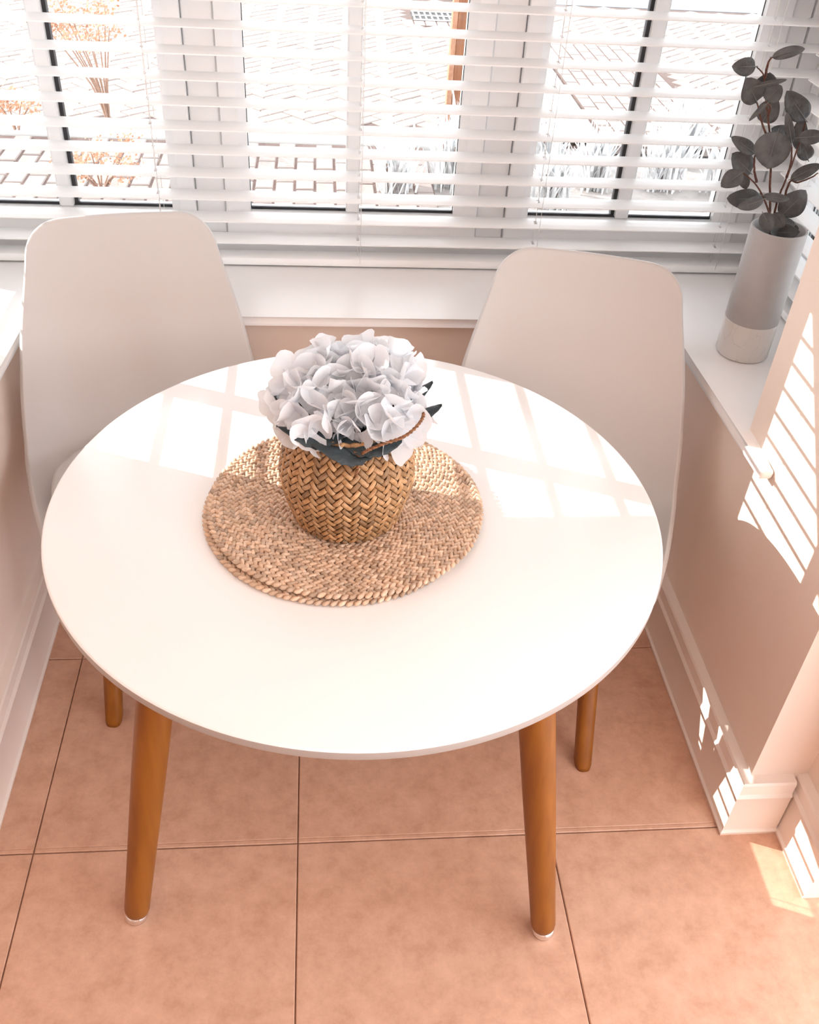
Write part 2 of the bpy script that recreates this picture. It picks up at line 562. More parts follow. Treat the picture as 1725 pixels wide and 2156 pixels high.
# ------------------------------------------------------------------ venetian blinds
def slat_me(name, L, ladders, wid=0.05, t=0.0028):
    """slat along x with a slight crown and a cord slot cut out at each ladder; y 0 is the front edge"""
    xs = [0.0]
    holes = set()
    for q in ladders:
        xs += [q - 0.0035, q + 0.0035]
    xs.append(L)
    ys = [0.0, 0.012, 0.017, 0.033, 0.038, wid]
    def zc(y): return 0.0022 * (1 - ((y - wid / 2) / (wid / 2)) ** 2)
    nx, ny = len(xs) - 1, len(ys) - 1
    solid = {(i, j) for i in range(nx) for j in range(ny)}
    for k in range(len(ladders)):
        solid.discard((1 + 2 * k, 2))
    bm = bmesh.new()
    top = [[bm.verts.new((x, y, zc(y) + t)) for y in ys] for x in xs]
    bot = [[bm.verts.new((x, y, zc(y))) for y in ys] for x in xs]
    for (i, j) in solid:
        bm.faces.new((top[i][j], top[i + 1][j], top[i + 1][j + 1], top[i][j + 1]))
        bm.faces.new((bot[i][j], bot[i][j + 1], bot[i + 1][j + 1], bot[i + 1][j]))
        for (di, dj), (p, q) in {(0, -1): ((i, j), (i + 1, j)), (0, 1): ((i, j + 1), (i + 1, j + 1)),
                                 (-1, 0): ((i, j), (i, j + 1)), (1, 0): ((i + 1, j), (i + 1, j + 1))}.items():
            if (i + di, j + dj) not in solid:
                bm.faces.new((top[p[0]][p[1]], top[q[0]][q[1]], bot[q[0]][q[1]], bot[p[0]][p[1]]))
    return bm_mesh(name, bm)


def make_blind(label, L, ladders, tilt, matrix, zrail=ZS + 0.004):
    root = bpy.data.objects.new('venetian_blind', None)
    COL.objects.link(root)
    root.matrix_world = matrix
    props(root, label, 'blind', 'white venetian blinds in the bay')
    me = slat_me('slat', L, ladders)
    z = 0.764
    zs = []
    while z < ZH - 0.07:
        o = link('slat', me, M['blind'], root, (0, 0, z), (tilt, 0, 0))
        zs.append(z)
        z += 0.0529
    link('bottom_rail', box_me('bottom_rail', (0, 0, zrail), (L, 0.05, zrail + 0.019), 0.003, 2), M['blind'], root)
    link('head_rail', box_me('head_rail', (0, -0.004, ZH - 0.055), (L, 0.053, ZH - 0.003), 0.003, 2), M['blind'], root)
    for q in ladders:
        mb = MB()
        for y in (-0.0012, 0.0512):
            mb.add(*tube([(q + 0.006, y, zrail + 0.01), (q + 0.006, y, 1.4), (q + 0.006, y, ZH - 0.05)], 0.0007, 5))
        for zz in zs:
            mb.add(*tube([(q + 0.006, -0.001, zz - 0.001), (q + 0.006, 0.025, zz + sin(tilt) * 0.025 - 0.001), (q + 0.006, 0.051, zz + sin(tilt) * 0.05 - 0.001)], 0.0006, 4))
        link('ladder_cord', mb.mesh('ladder_cord'), M['cord'], root)
        mb = MB()
        mb.add(*tube([(q, 0.025, zrail + 0.019), (q, 0.025, 1.4), (q, 0.025, ZH - 0.05)], 0.0009, 5))
        link('lift_cord', mb.mesh('lift_cord'), M['cord'], root)
    return root


make_blind('wide venetian blind across the back window, slats open', 2.05, [0.512, 0.985, 1.425, 1.90], radians(6), Matrix.Translation((-0.895, 0.897, 0)))
make_blind('venetian blind of the side window behind the grey vase', 0.66, [0.1, 0.36, 0.60], radians(6),
           Matrix.Translation((1.10, 0.88, 0)) @ Matrix.Rotation(radians(-90), 4, 'Z'))
make_blind('venetian blind of the left side window, past the left chair', 0.69, [0.1, 0.33, 0.56], radians(18),
           Matrix.Translation((-0.93, 0.20, 0)) @ Matrix.Rotation(radians(90), 4, 'Z'))


# ------------------------------------------------------------------ table
TC = Vector((0.058, -0.075))
TZ = 0.735
table = empty('dining_table', (TC.x, TC.y, 0))
props(table, 'round white dining table with four tapered wooden legs', 'table')
TR = 0.5085
link('tabletop', lathe_me('tabletop', [(0.0015, TZ), (0.3, TZ), (TR - 0.004, TZ), (TR - 0.0012, TZ - 0.0008), (TR, TZ - 0.0025)], 160, 40, caps=False), M['table'], table)
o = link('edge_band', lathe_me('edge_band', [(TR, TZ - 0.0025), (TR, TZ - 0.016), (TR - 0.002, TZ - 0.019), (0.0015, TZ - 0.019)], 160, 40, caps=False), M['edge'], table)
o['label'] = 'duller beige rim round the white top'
for k in range(4):
    a = radians(-50 + 90 * k) if k != 3 else radians(-142)
    if k == 0: a = radians(-48.0)
    d = Vector((cos(a), sin(a), 0))
    p0, p1 = d * 0.378 + Vector((0, 0, TZ - 0.018)), d * 0.520 + Vector((0, 0, 0.022))
    ax = (p1 - p0)
    Lg = ax.length
    prof = [(0.0, 0.030), (0.02, 0.0315), (0.5, 0.0285), (0.9, 0.0238), (0.985, 0.0232), (1.0, 0.021)]
    pts = [p0 + ax * t for t, r in prof]
    V, Fc = tube(pts, [r for t, r in prof], 28)
    me = mesh('leg', V, Fc)
    for p in me.polygons: p.use_smooth = len(p.vertices) == 4
    lg = link('leg', me, M['beech'], table)
    V, Fc = lathe([(0.0165, 0.024), (0.0205, 0.0195), (0.0215, 0.012), (0.0195, 0.004), (0.013, 0.0)], 28)
    me = mesh('foot_cap', [(Vector(v) + d * 0.5215) for v in V], Fc, True)
    o = link('foot_cap', me, M['chrome'], lg)
    o['label'] = 'chrome foot cap'
    b = boxes_me('leg_bracket', [((0.30, -0.04, TZ - 0.026), (0.41, 0.04, TZ - 0.018))])
    link('leg_bracket', b, M['dark_metal'], table, (0, 0, 0), (0, 0, a))


# ------------------------------------------------------------------ chairs
PROF = [(-0.235, 0.408, 0.165, 0.0), (-0.225, 0.427, 0.195, 0.006), (-0.19, 0.438, 0.218, 0.018), (-0.12, 0.434, 0.232, 0.038), (-0.04, 0.429, 0.244, 0.052),
        (0.04, 0.428, 0.252, 0.058), (0.10, 0.434, 0.256, 0.060), (0.145, 0.452, 0.257, 0.060), (0.178, 0.486, 0.255, 0.058), (0.202, 0.54, 0.252, 0.053), (0.220, 0.60, 0.246, 0.046),
        (0.237, 0.66, 0.237, 0.038), (0.258, 0.72, 0.227, 0.030), (0.285, 0.785, 0.212, 0.022), (0.317, 0.85, 0.197, 0.016), (0.352, 0.927, 0.185, 0.012)]


def shell_me():
    NU = 20
    sm = []
    P = [Vector((y, z, w, 0)) for y, z, w, c in PROF]
    Cc = [c for *_, c in PROF]
    # resample smoothly
    Pv = [Vector((p.x, p.y, p.z)) for p in P]
    path = smooth_path(Pv, 3)
    curl = [v.x for v in smooth_path([Vector((c, 0, 0)) for c in Cc], 3)]
    n = len(path)
    cum = [0.0]
    for i in range(1, n):
        cum.append(cum[-1] + sqrt((path[i].x - path[i - 1].x) ** 2 + (path[i].y - path[i - 1].y) ** 2))
    tot = cum[-1]

    def at(s):
        s = min(max(s, 0), tot)
        for i in range(1, n):
            if cum[i] >= s - 1e-9:
                t = (s - cum[i - 1]) / max(cum[i] - cum[i - 1], 1e-9)
                return path[i - 1].lerp(path[i], t), curl[i - 1] + (curl[i] - curl[i - 1]) * t
        return path[-1], curl[-1]

    # every column runs from the front lip to the top; the outer columns stop short so both ends are rounded
    NV, r_top, r_front = 40, 0.060, 0.085
    w_top, w_front = path[-1].z, 0.2

    def cut(x, w, r):
        d = x - (w - r)
        return 0.0 if d <= 0 else r - sqrt(max(r * r - d * d, 0))
    V = []
    for i in range(NV + 1):
        for k in range(NU + 1):
            u = sin(pi / 2 * (-1 + 2 * k / NU))
            s0, s1 = cut(abs(u) * w_front, w_front, r_front), tot - cut(abs(u) * w_top, w_top, r_top) - 0.008 * u * u
            s = s0 + (s1 - s0) * i / NV
            p, cu = at(s)
            a, _ = at(s - 0.012)
            b, _ = at(s + 0.012)
            tx, tz = b.x - a.x, b.y - a.y
            l = sqrt(tx * tx + tz * tz)
            ny, nz = -tz / l, tx / l          # towards the sitter
            c = cu * (0.25 * abs(u) ** 2 + 0.75 * abs(u) ** 4.5)
            V.append((max(p.z, 0.19 if i < 3 else 0) * u, p.x + ny * c, p.y + nz * c))
    Fc = []
    for i in range(NV):
        for k in range(NU):
            a = i * (NU + 1) + k
            Fc.append((a, a + 1, a + NU + 2, a + NU + 1))
    return mesh('shell', V, Fc, True)


def pad_me():
    V, Fc = [], []
    NR, NA = 7, 48
    def zs(y):
        pts = [(-0.24, 0.42), (-0.19, 0.441), (-0.12, 0.440), (0.04, 0.434), (0.11, 0.442), (0.145, 0.460), (0.2, 0.50)]
        for (a, za), (b, zb) in zip(pts, pts[1:]):
            if y <= b: return za + (zb - za) * (y - a) / (b - a)
        return pts[-1][1]
    rings = [(1.0, 0.0), (1.02, 0.008), (1.01, 0.018), (0.965, 0.026), (0.85, 0.031), (0.55, 0.034), (0.25, 0.035)]
    for f, h in rings:
        for k in range(NA):
            a = 2 * pi * k / NA
            ca, sa = cos(a), sin(a)
            e = 2.6
            q = (abs(ca) ** e + abs(sa) ** e) ** (-1 / e)
            x, y = 0.208 * q * ca * f, 0.185 * q * sa * f - 0.012
            V.append((x, y, zs(y) + h + 0.055 * (abs(x) / 0.21) ** 4 * 0.75))
    for i in range(NR - 1):
        for k in range(NA):
            j = (k + 1) % NA
            Fc.append((i * NA + k, i * NA + j, (i + 1) * NA + j, (i + 1) * NA + k))
    Fc.append(tuple((NR - 1) * NA + k for k in range(NA)))
    Fc.append(tuple(range(NA))[::-1])
    return mesh('seat_pad', V, Fc, True)


def chair_leg_me(sx, sy):
    """flattened oval leg leaning outwards"""
    top, bot = Vector((0.115 * sx, 0.09 * sy, 0.415)), Vector((0.164 * sx, (0.235 if sy < 0 else 0.21) * sy, 0.0))
    ang = math.atan2(bot.y - top.y, bot.x - top.x)
    rad, tan = Vector((cos(ang), sin(ang), 0)), Vector((-sin(ang), cos(ang), 0))
    V, Fc = [], []
    n = 20
    secs = [(0.0, 0.021, 0.018), (0.3, 0.023, 0.0195), (0.8, 0.0205, 0.0185), (0.97, 0.020, 0.018), (1.0, 0.018, 0.016)]
    for t, a, b in secs:
        p = top.lerp(bot, t)
        for k in range(n):
            th = 2 * pi * k / n
            ca, sa = cos(th), sin(th)
            q = (abs(ca) ** 3 + abs(sa) ** 3) ** (-1 / 3)
            V.append(p + rad * (a * q * ca) + tan * (b * q * sa))
    for i in range(len(secs) - 1):
        for k in range(n):
            j = (k + 1) % n
            Fc.append((i * n + k, i * n + j, (i + 1) * n + j, (i + 1) * n + k))
    Fc.append(tuple(range(n))[::-1])
    Fc.append(tuple((len(secs) - 1) * n + k for k in range(n)))
    me = mesh('leg', V, Fc)
    for p in me.polygons: p.use_smooth = len(p.vertices) == 4
    return me


CH = {'shell': shell_me(), 'pad': pad_me()}


def make_chair(x, y, rz, label):
    root = empty('dining_chair', (x, y, 0), rz)
    props(root, label, 'chair', 'white moulded chairs at the table')
    s = link('seat_shell', CH['shell'], M['shell'], root)
    md = s.modifiers.new('thickness', 'SOLIDIFY')
    md.thickness = 0.015
    md.offset = -1
    md.use_even_offset = False
    sb = s.modifiers.new('smooth', 'SUBSURF')
    sb.levels = sb.render_levels = 2
    p = link('seat_pad', CH['pad'], M['pad'], root)
    for sx in (-1, 1):
        for sy in (-1, 1):
            link('leg', chair_leg_me(sx, sy), M['beech'], root)
    link('seat_base', boxes_me('seat_base', [((-0.13, -0.11, 0.385), (0.13, 0.11, 0.416))], 0.008, 2), M['shell'], root)
    return root


make_chair(-0.357, 0.329, radians(12), 'white moulded chair with padded seat at the left, nearer the left wall')
make_chair(0.472, 0.179, radians(-15.6), 'white moulded chair at the right, beside the sunlit wall')

# ------------------------------------------------------------------ braided place mats


def lump(p, d, up, ln, wd, ht):
    """low ellipsoid lump: length along d"""
    s = d.cross(up)
    V = [p - d * ln]
    for k in (-0.55, 0.0, 0.55):
        f = sqrt(1 - k * k)
        for a in range(6):
            t = a * pi / 3
            V.append(p + d * (k * ln) + s * (cos(t) * wd * f) + up * (sin(t) * ht * f))
    V.append(p + d * ln)
    Fc = [(0, 1 + (a + 1) % 6, 1 + a) for a in range(6)]
    for r in range(2):
        for a in range(6):
            b = (a + 1) % 6
            Fc.append((1 + r * 6 + a, 1 + r * 6 + b, 7 + r * 6 + b, 7 + r * 6 + a))
    Fc += [(19, 13 + a, 13 + (a + 1) % 6) for a in range(6)]
    return V, Fc


def make_mat(cx, cy, z, R, rz, label):
    root = empty('place_mat', (cx, cy, z), rz)
    props(root, label, 'place mat', 'round braided straw place mats')
    base = lathe_me('backing', [(0.002, 0.0), (R - 0.008, 0.0), (R - 0.005, 0.0025), (R - 0.008, 0.004), (0.002, 0.004)], 72)
    mb = MB()
    link('backing', base, M['seagrass_in'], root)
    pitch = 0.0125
    r = R - pitch / 2
    while r > 0.004:
        mb = MB()
        n = max(5, int(2 * pi * r / 0.0115))
        ph = rnd.random()
        wob = rnd.random() * 9
        for i in range(n):
            for side in (-1, 1):
                a = 2 * pi * (i + ph + 0.25 * side) / n
                rr = r + side * pitch * 0.225 + 0.0012 * noise.noise(Vector((cos(a) * 2, sin(a) * 2, wob)))
                e = Vector((cos(a), sin(a), 0))
                t = Vector((-sin(a), cos(a), 0))
                d = (t * 0.85 - e * side * 0.62).normalized()
                up = Vector((0, 0, 1))
                p = e * rr + up * (0.0055 + rnd.uniform(-0.0006, 0.0008))
                mb.add(*lump(p, d, up, 0.0092, 0.0041, 0.0042), rnd.random() ** 0.7)
        link('braid_row', mb.mesh('braid_row'), M['straw'], root)
        r -= pitch
    return root


MZ = 0.0106
make_mat(0.024, -0.104, TZ, 0.220, 0.3, 'lower braided straw mat lying on the table, showing at the front left')
make_mat(0.036, -0.095, TZ + MZ, 0.226, 2.1, 'upper braided straw mat under the woven basket')

# ------------------------------------------------------------------ woven basket
BX, BY, BZ = 0.036, -0.122, TZ + 2 * MZ - 0.0005
bsk = empty('basket', (BX, BY, BZ))
props(bsk, 'small bulging woven seagrass basket on the straw mats', 'basket')
BP = [(0.0, 0.078), (0.004, 0.084), (0.02, 0.0895), (0.05, 0.0985), (0.08, 0.1045), (0.095, 0.105), (0.115, 0.1025), (0.145, 0.0955), (0.17, 0.089), (0.185, 0.086), (0.19, 0.0855)]


def brad(z):
    for (a, ra), (b, rb) in zip(BP, BP[1:]):
        if z <= b: return ra + (rb - ra) * (z - a) / (b - a)
    return BP[-1][1]


prof = [(0.001, 0.0015)] + [(r - 0.003, z + 0.0015) for z, r in BP] + [(r - 0.007, z) for z, r in BP[::-1] if z > 0.01] + [(0.001, 0.008)]
link('body', lathe_me('body', prof, 56, caps=False), M['seagrass_in'], bsk)


UW = 0.0090
NREP = 25
mb = MB()


def strand(a, b, hor):
    """herringbone strand two cells long laid diagonally round the basket (a, b: cell grid turned by 45 degrees)"""
    ln, wd = 2 * UW * 0.99, UW * 0.84
    cx, cy = ((a + 1) * UW, (b + 0.5) * UW) if hor else ((a + 0.5) * UW, (b + 1) * UW)
    jit = rnd.uniform(-0.11, 0.11)
    V = []
    n = 6
    for i in range(n + 1):
        sI = i / n * 2 - 1
        bul = 0.0022 * (1 - abs(sI) ** 3.0) - 0.0012
        for k, q in ((-0.5, -0.0012), (-0.33, 0.0004), (0.0, 0.0010), (0.33, 0.0004), (0.5, -0.0012)):
            lx, ly = sI * ln / 2, k * wd + jit * sI * ln / 2
            px, py = (cx + lx, cy + ly) if hor else (cx + ly, cy + lx)
            h, z = (px - py) / sqrt(2), (px + py) / sqrt(2)
            if z < -0.001 or z > 0.193:
                z = min(max(z, -0.0005), 0.193)
            ang = h / (NREP * 2 * sqrt(2) * UW) * 2 * pi
            r = brad(max(z, 0)) + bul + q + 0.0006
            V.append((r * cos(ang), r * sin(ang), z))
    Fc = []
    for i in range(n):
        for k in range(4):
            c = i * 5 + k
            Fc.append((c, c + 5, c + 6, c + 1))
    mb.add(V, Fc, rnd.random() ** 0.8)


for a in range(-80, 110):
    for b in range(-80, 110):
        t = (a - b) % 4
        if t not in (0, 3): continue
        mx_, my_ = (a + 1, b + 0.5) if t == 0 else (a + 0.5, b + 1)
        h, z = (mx_ - my_) / sqrt(2), (mx_ + my_) / sqrt(2) * UW
        if 0 <= h < NREP * 2 * sqrt(2) - 1e-6 and 0.0 < z < 0.192:
            strand(a, b, t == 0)
o = link('weave', mb.mesh('weave'), M['seagrass'], bsk)
o['kind'] = 'stuff'
mb = MB()
for k in range(70):
    a = 2 * pi * k / 70
    e, t = Vector((cos(a), sin(a), 0)), Vector((-sin(a), cos(a), 0))
    mb.add(*lump(e * 0.0845 + Vector((0, 0, 0.190)), (t + Vector((0, 0, 0.5 if k % 2 else -0.3))).normalized(), e, 0.0075, 0.0036, 0.0036), rnd.random())
link('rim', mb.mesh('rim'), M['seagrass'], bsk)


def rope(pts, r, turns, name, parent):
    P = smooth_path(pts, 10)
    mb = MB()
    for s in range(2):
        up = None
        H = []
        for i, p in enumerate(P):
            d = (P[min(i + 1, len(P) - 1)] - P[max(i - 1, 0)]).normalized()
            up = d.orthogonal().normalized() if up is None else (up - d * up.dot(d)).normalized()
            a = turns * 2 * pi * i / len(P) + pi * s
            H.append(p + (up * cos(a) + d.cross(up) * sin(a)) * r * 0.55)
        mb.add(*tube(H, r * 0.62, 7), 0.3 + 0.5 * s)
    return link(name, mb.mesh(name), M['rope'], parent)


rope([(0.012, -0.093, 0.165), (0.016, -0.098, 0.182), (0.024, -0.104, 0.195), (0.045, -0.104, 0.206), (0.078, -0.095, 0.214), (0.102, -0.07, 0.222), (0.108, -0.04, 0.222), (0.097, -0.008, 0.208), (0.088, 0.0, 0.188)], 0.0026, 22, 'handle', bsk)
rope([(0.006, -0.0955, 0.186), (0.014, -0.098, 0.180), (0.012, -0.100, 0.166), (0.009, -0.102, 0.148)], 0.0024, 7, 'handle_knot', bsk)

# ------------------------------------------------------------------ hydrangea
hy = empty('hydrangea_bunch', (BX, BY, BZ + 0.03))
props(hy, 'bunch of white hydrangea heads with dark leaves in the woven basket', 'flowers')


def petal(L, Wd, cup, ruf, seed):
    """one broad ruffled petal growing along +x from the origin"""
    r = random.Random(seed)
    V, Fc = [], []
    nu, nv = 8, 10
    p1, p2 = r.random() * 6, r.random() * 6
    for i in range(nu + 1):
        t = i / nu
        for j in range(nv + 1):
            u = 2 * j / nv - 1
            # fan: rows are arcs about the base, so the outer edge is round
            ang = u * 0.95 * (0.55 + 0.45 * t)
            rad = L * t * (1 - 0.10 * u * u - 0.16 * abs(u) ** 6)
            x, y = rad * cos(ang) * 0.98, rad * sin(ang) * Wd / L * 1.25
            z = cup * L * t * t - 0.10 * L * t * u * u + ruf * L * t * t * sin(2.6 * u + p1) + ruf * 0.7 * L * t ** 3 * sin(6 * u + p2)
            V.append((x, y, z))
    for i in range(nu):
        for j in range(nv):
            a = i * (nv + 1) + j
            Fc.append((a, a + 1, a + nv + 2, a + nv + 1))
    return V, Fc


FL = []
for k in range(9):
    mb = MB()
    for q in range(4):
        V, Fc = petal(0.031 * rnd.uniform(0.85, 1.15), 0.031 * rnd.uniform(0.85, 1.1), rnd.uniform(0.15, 0.95), 0.10, k * 10 + q)
        rot = Matrix.Rotation(pi / 2 * q + rnd.uniform(-0.3, 0.3), 3, 'Z')
        mb.add([rot @ Vector(v) + Vector((0, 0, 0.0012 * q)) for v in V], Fc)
    FL.append(mb.mesh('floret'))
seed_me = lathe_me('floret_centre', [(0.0012, 0.0), (0.0022, 0.001), (0.0022, 0.0028), (0.0008, 0.0042)], 8)
heads = [(Vector((-0.047, -0.015, 0.172)), 0.056, 0.038), (Vector((0.043, -0.022, 0.166)), 0.054, 0.038), (Vector((0.040, 0.045, 0.180)), 0.058, 0.046), (Vector((-0.028, 0.045, 0.172)), 0.058, 0.044)]
rf = random.Random(11)
for hi, (hc, hr, hz) in enumerate(heads):
    N = 24
    for i in range(N):
        zz = 1 - 1.18 * (i + 0.5) / N
        rr = sqrt(max(0, 1 - zz * zz))
        a = i * 2.39996 + hi
        nrm = Vector((rr * cos(a), rr * sin(a), zz))
        p = hc + Vector((nrm.x * hr, nrm.y * hr, nrm.z * hz)) * rf.uniform(0.72, 1.06)
        skip = any(k != hi and ((p - h2[0]).x ** 2 + (p - h2[0]).y ** 2) / (h2[1] * 0.72) ** 2 + (p.z - h2[0].z) ** 2 / (h2[2] * 0.72) ** 2 < 1 for k, h2 in enumerate(heads))
        if skip: continue
        tilt = (nrm + Vector((rf.uniform(-.55, .55), rf.uniform(-.55, .55), rf.uniform(-.2, .4)))).normalized()
        q = tilt.to_track_quat('Z', 'Y') @ Matrix.Rotation(rf.uniform(0, 6.28), 3, 'Z').to_quaternion()
        o = link('floret', FL[rf.randrange(9)], M['petal'], hy, p)
        o.rotation_mode = 'QUATERNION'
        o.rotation_quaternion = q
        s = rf.uniform(0.9, 1.2)
        o.scale = (s, s, s)
        if rf.random() < 0.5:
            o = link('floret_centre', seed_me, M['seed'], o)
    V, Fc = tube(smooth_path([(hc.x * 0.3, hc.y * 0.3, -0.018), (hc.x * 0.55, hc.y * 0.55, 0.08), hc], 5), 0.0028, 7)
    link('stem', mesh('stem', V, Fc, True), M['stalk'], hy)


def leaf_me(name, base, tip, wid, side, nrm, fold=0.25, droop=0.12, teeth=0.0, nu=12, nv=6, thick=0.0008, shape=0.85, skew=0.42, wave=0.0):
    base, tip = Vector(base), Vector(tip)
    ax = tip - base
    L = ax.length
    d = ax.normalized()
    side = (side - d * side.dot(d)).normalized()
    nrm = d.cross(side)
    V, Fc = [], []
    for i in range(nu + 1):
        t = i / nu
        tt = t ** (math.log(0.5) / math.log(skew))
        w = wid * 0.5 * max(0.0, sin(pi * tt)) ** shape + 0.0006
        if teeth and 0 < i < nu: w *= 1 + teeth * (1 if i % 2 else -1)
        for j in range(nv + 1):
            u = 2 * j / nv - 1
            z = fold * abs(u) ** 1.5 * w - droop * L * (t - 0.35) ** 2 + wave * wid * sin(7 * t + 2.2 * u) * abs(u)
            V.append(base + ax * t + side * (u * w) + nrm * z)
    n1 = len(V)
    V += [v - nrm * thick for v in V]
    for i in range(nu):
        for j in range(nv):
            a = i * (nv + 1) + j
            Fc.append((a, a + 1, a + nv + 2, a + nv + 1))
            Fc.append((n1 + a, n1 + a + nv + 1, n1 + a + nv + 2, n1 + a + 1))
    loop = [j for j in range(nv + 1)] + [i * (nv + 1) + nv for i in range(1, nu + 1)] + [nu * (nv + 1) + j for j in range(nv - 1, -1, -1)] + [i * (nv + 1) for i in range(nu - 1, 0, -1)]
    for a, b in zip(loop, loop[1:] + loop[:1]):
        Fc.append((b, a, n1 + a, n1 + b))
    return mesh(name, V, Fc, True)


HL = [((0.045, -0.072, 0.155), (-0.055, -0.098, 0.158), 0.062), ((0.0, -0.055, 0.168), (-0.105, -0.070, 0.172), 0.060), ((-0.01, -0.075, 0.16), (0.075, -0.088, 0.160), 0.05),
      ((0.06, 0.0, 0.155), (0.142, -0.01, 0.172), 0.042), ((0.06, 0.02, 0.17), (0.130, 0.012, 0.200), 0.040), ((-0.05, 0.06, 0.15), (-0.075, 0.09, 0.214), 0.035), ((-0.03, 0.06, 0.16), (-0.058, 0.10, 0.222), 0.03), ((0.0, 0.07, 0.17), (0.02, 0.15, 0.20), 0.06), ((-0.06, 0.0, 0.17), (-0.12, 0.03, 0.17), 0.05)]
for b, t, w in HL:
    dd = (Vector(t) - Vector(b)).normalized()
    sd_ = dd.cross(Vector((0, 0, 1)))
    o = link('leaf', leaf_me('leaf', b, t, w, sd_, None, 0.3, 0.25, 0.06, 14, 6, 0.0007, 0.8, 0.42, 0.05), M['dleaf'], hy)

# ------------------------------------------------------------------ vase and eucalyptus
VX, VY, VR, VH = 0.943, 0.500, 0.0575, 0.292
vase = empty('vase', (VX, VY, ZS))
props(vase, 'tall grey cylinder vase with glazed white base on the corner sill', 'vase')
zb = 0.086
link('body', lathe_me('body', [(VR - 0.0002, zb), (VR, zb + 0.001), (VR, VH - 0.002), (VR - 0.0012, VH), (VR - 0.0045, VH), (VR - 0.0055, VH - 0.002), (VR - 0.0055, zb)], 64, caps=False), M['ceramic'], vase)
o = link('glazed_base', lathe_me('glazed_base', [(0.001, 0.0), (VR - 0.005, 0.0), (VR - 0.002, 0.0016), (VR + 0.0002, 0.005), (VR + 0.0004, zb), (VR - 0.006, zb + 0.0002), (0.001, zb + 0.0002)], 64, caps=False), M['glaze'], vase)
o['label'] = 'white crackle glazed lower part'
link('filler', lathe_me('filler', [(0.001, 0.215), (VR - 0.0065, 0.215), (VR - 0.0065, 0.255), (0.001, 0.265)], 40, caps=False), M['soil_foam'], vase)

LEAVES = [((0.8273, 0.5, 1.3203), (0.8802, 0.49, 1.34), 0.0191), ((0.8008, 0.5, 1.3029), (0.753, 0.49, 1.3026), 0.0302), ((0.8216, 0.5, 1.2402), (0.7855, 0.49, 1.2829), 0.0413),
          ((0.8416, 0.52, 1.2456), (0.8342, 0.51, 1.2894), 0.0429), ((0.8332, 0.49, 1.2464), (0.8507, 0.48, 1.2762), 0.0334), ((0.8036, 0.48, 1.2737), (0.8536, 0.47, 1.2896), 0.0089),
          ((0.8529, 0.52, 1.1971), (0.861, 0.51, 1.2446), 0.0397), ((0.8331, 0.48, 1.2448), (0.8026, 0.47, 1.2155), 0.0083), ((0.929, 0.5, 1.2102), (0.8728, 0.49, 1.2595), 0.0397),
          ((0.9232, 0.53, 1.1678), (0.8782, 0.52, 1.1854), 0.0302), ((0.9044, 0.48, 1.1708), (0.8727, 0.47, 1.2297), 0.0152), ((0.9405, 0.51, 1.1492), (0.9175, 0.5, 1.2129), 0.0286),
          ((0.9062, 0.47, 1.1866), (0.9571, 0.46, 1.1944), 0.0248), ((0.9685, 0.52, 1.1288), (0.9392, 0.51, 1.1668), 0.0286), ((0.8697, 0.48, 1.1946), (0.8639, 0.47, 1.1255), 0.0635),
          ((0.8511, 0.51, 1.1418), (0.7935, 0.5, 1.1736), 0.0238), ((0.8581, 0.52, 1.0994), (0.8057, 0.51, 1.1389), 0.0397), ((0.8222, 0.48, 1.1144), (0.7826, 0.47, 1.0893), 0.0334),
          ((0.8347, 0.51, 1.1023), (0.8493, 0.5, 1.0748), 0.0197), ((0.9287, 0.49, 1.1005), (0.9763, 0.48, 1.1347), 0.0229), ((0.9371, 0.5, 1.0205), (0.9692, 0.49, 1.0766), 0.0476),
          ((0.8844, 0.5, 1.0554), (0.8111, 0.49, 1.0575), 0.0365), ((0.8815, 0.48, 1.0631), (0.8309, 0.47, 1.0472), 0.0238), ((0.8826, 0.49, 1.066), (0.935, 0.48, 1.0627), 0.0165),
          ((0.885, 0.475, 1.0361), (0.9042, 0.455, 1.0085), 0.027), ((0.9056, 0.475, 1.034), (0.9271, 0.452, 1.018), 0.027), ((0.9297, 0.505, 1.0057), (0.970, 0.49, 1.0075), 0.0206), ((0.925, 0.50, 0.985), (0.972, 0.47, 1.000), 0.032), ((0.950, 0.50, 0.985), (0.915, 0.475, 1.000), 0.030), ((0.955, 0.51, 0.985), (0.985, 0.50, 0.995), 0.028), ((0.8911, 0.52, 1.0547), (0.8423, 0.51, 1.0634), 0.0127)]
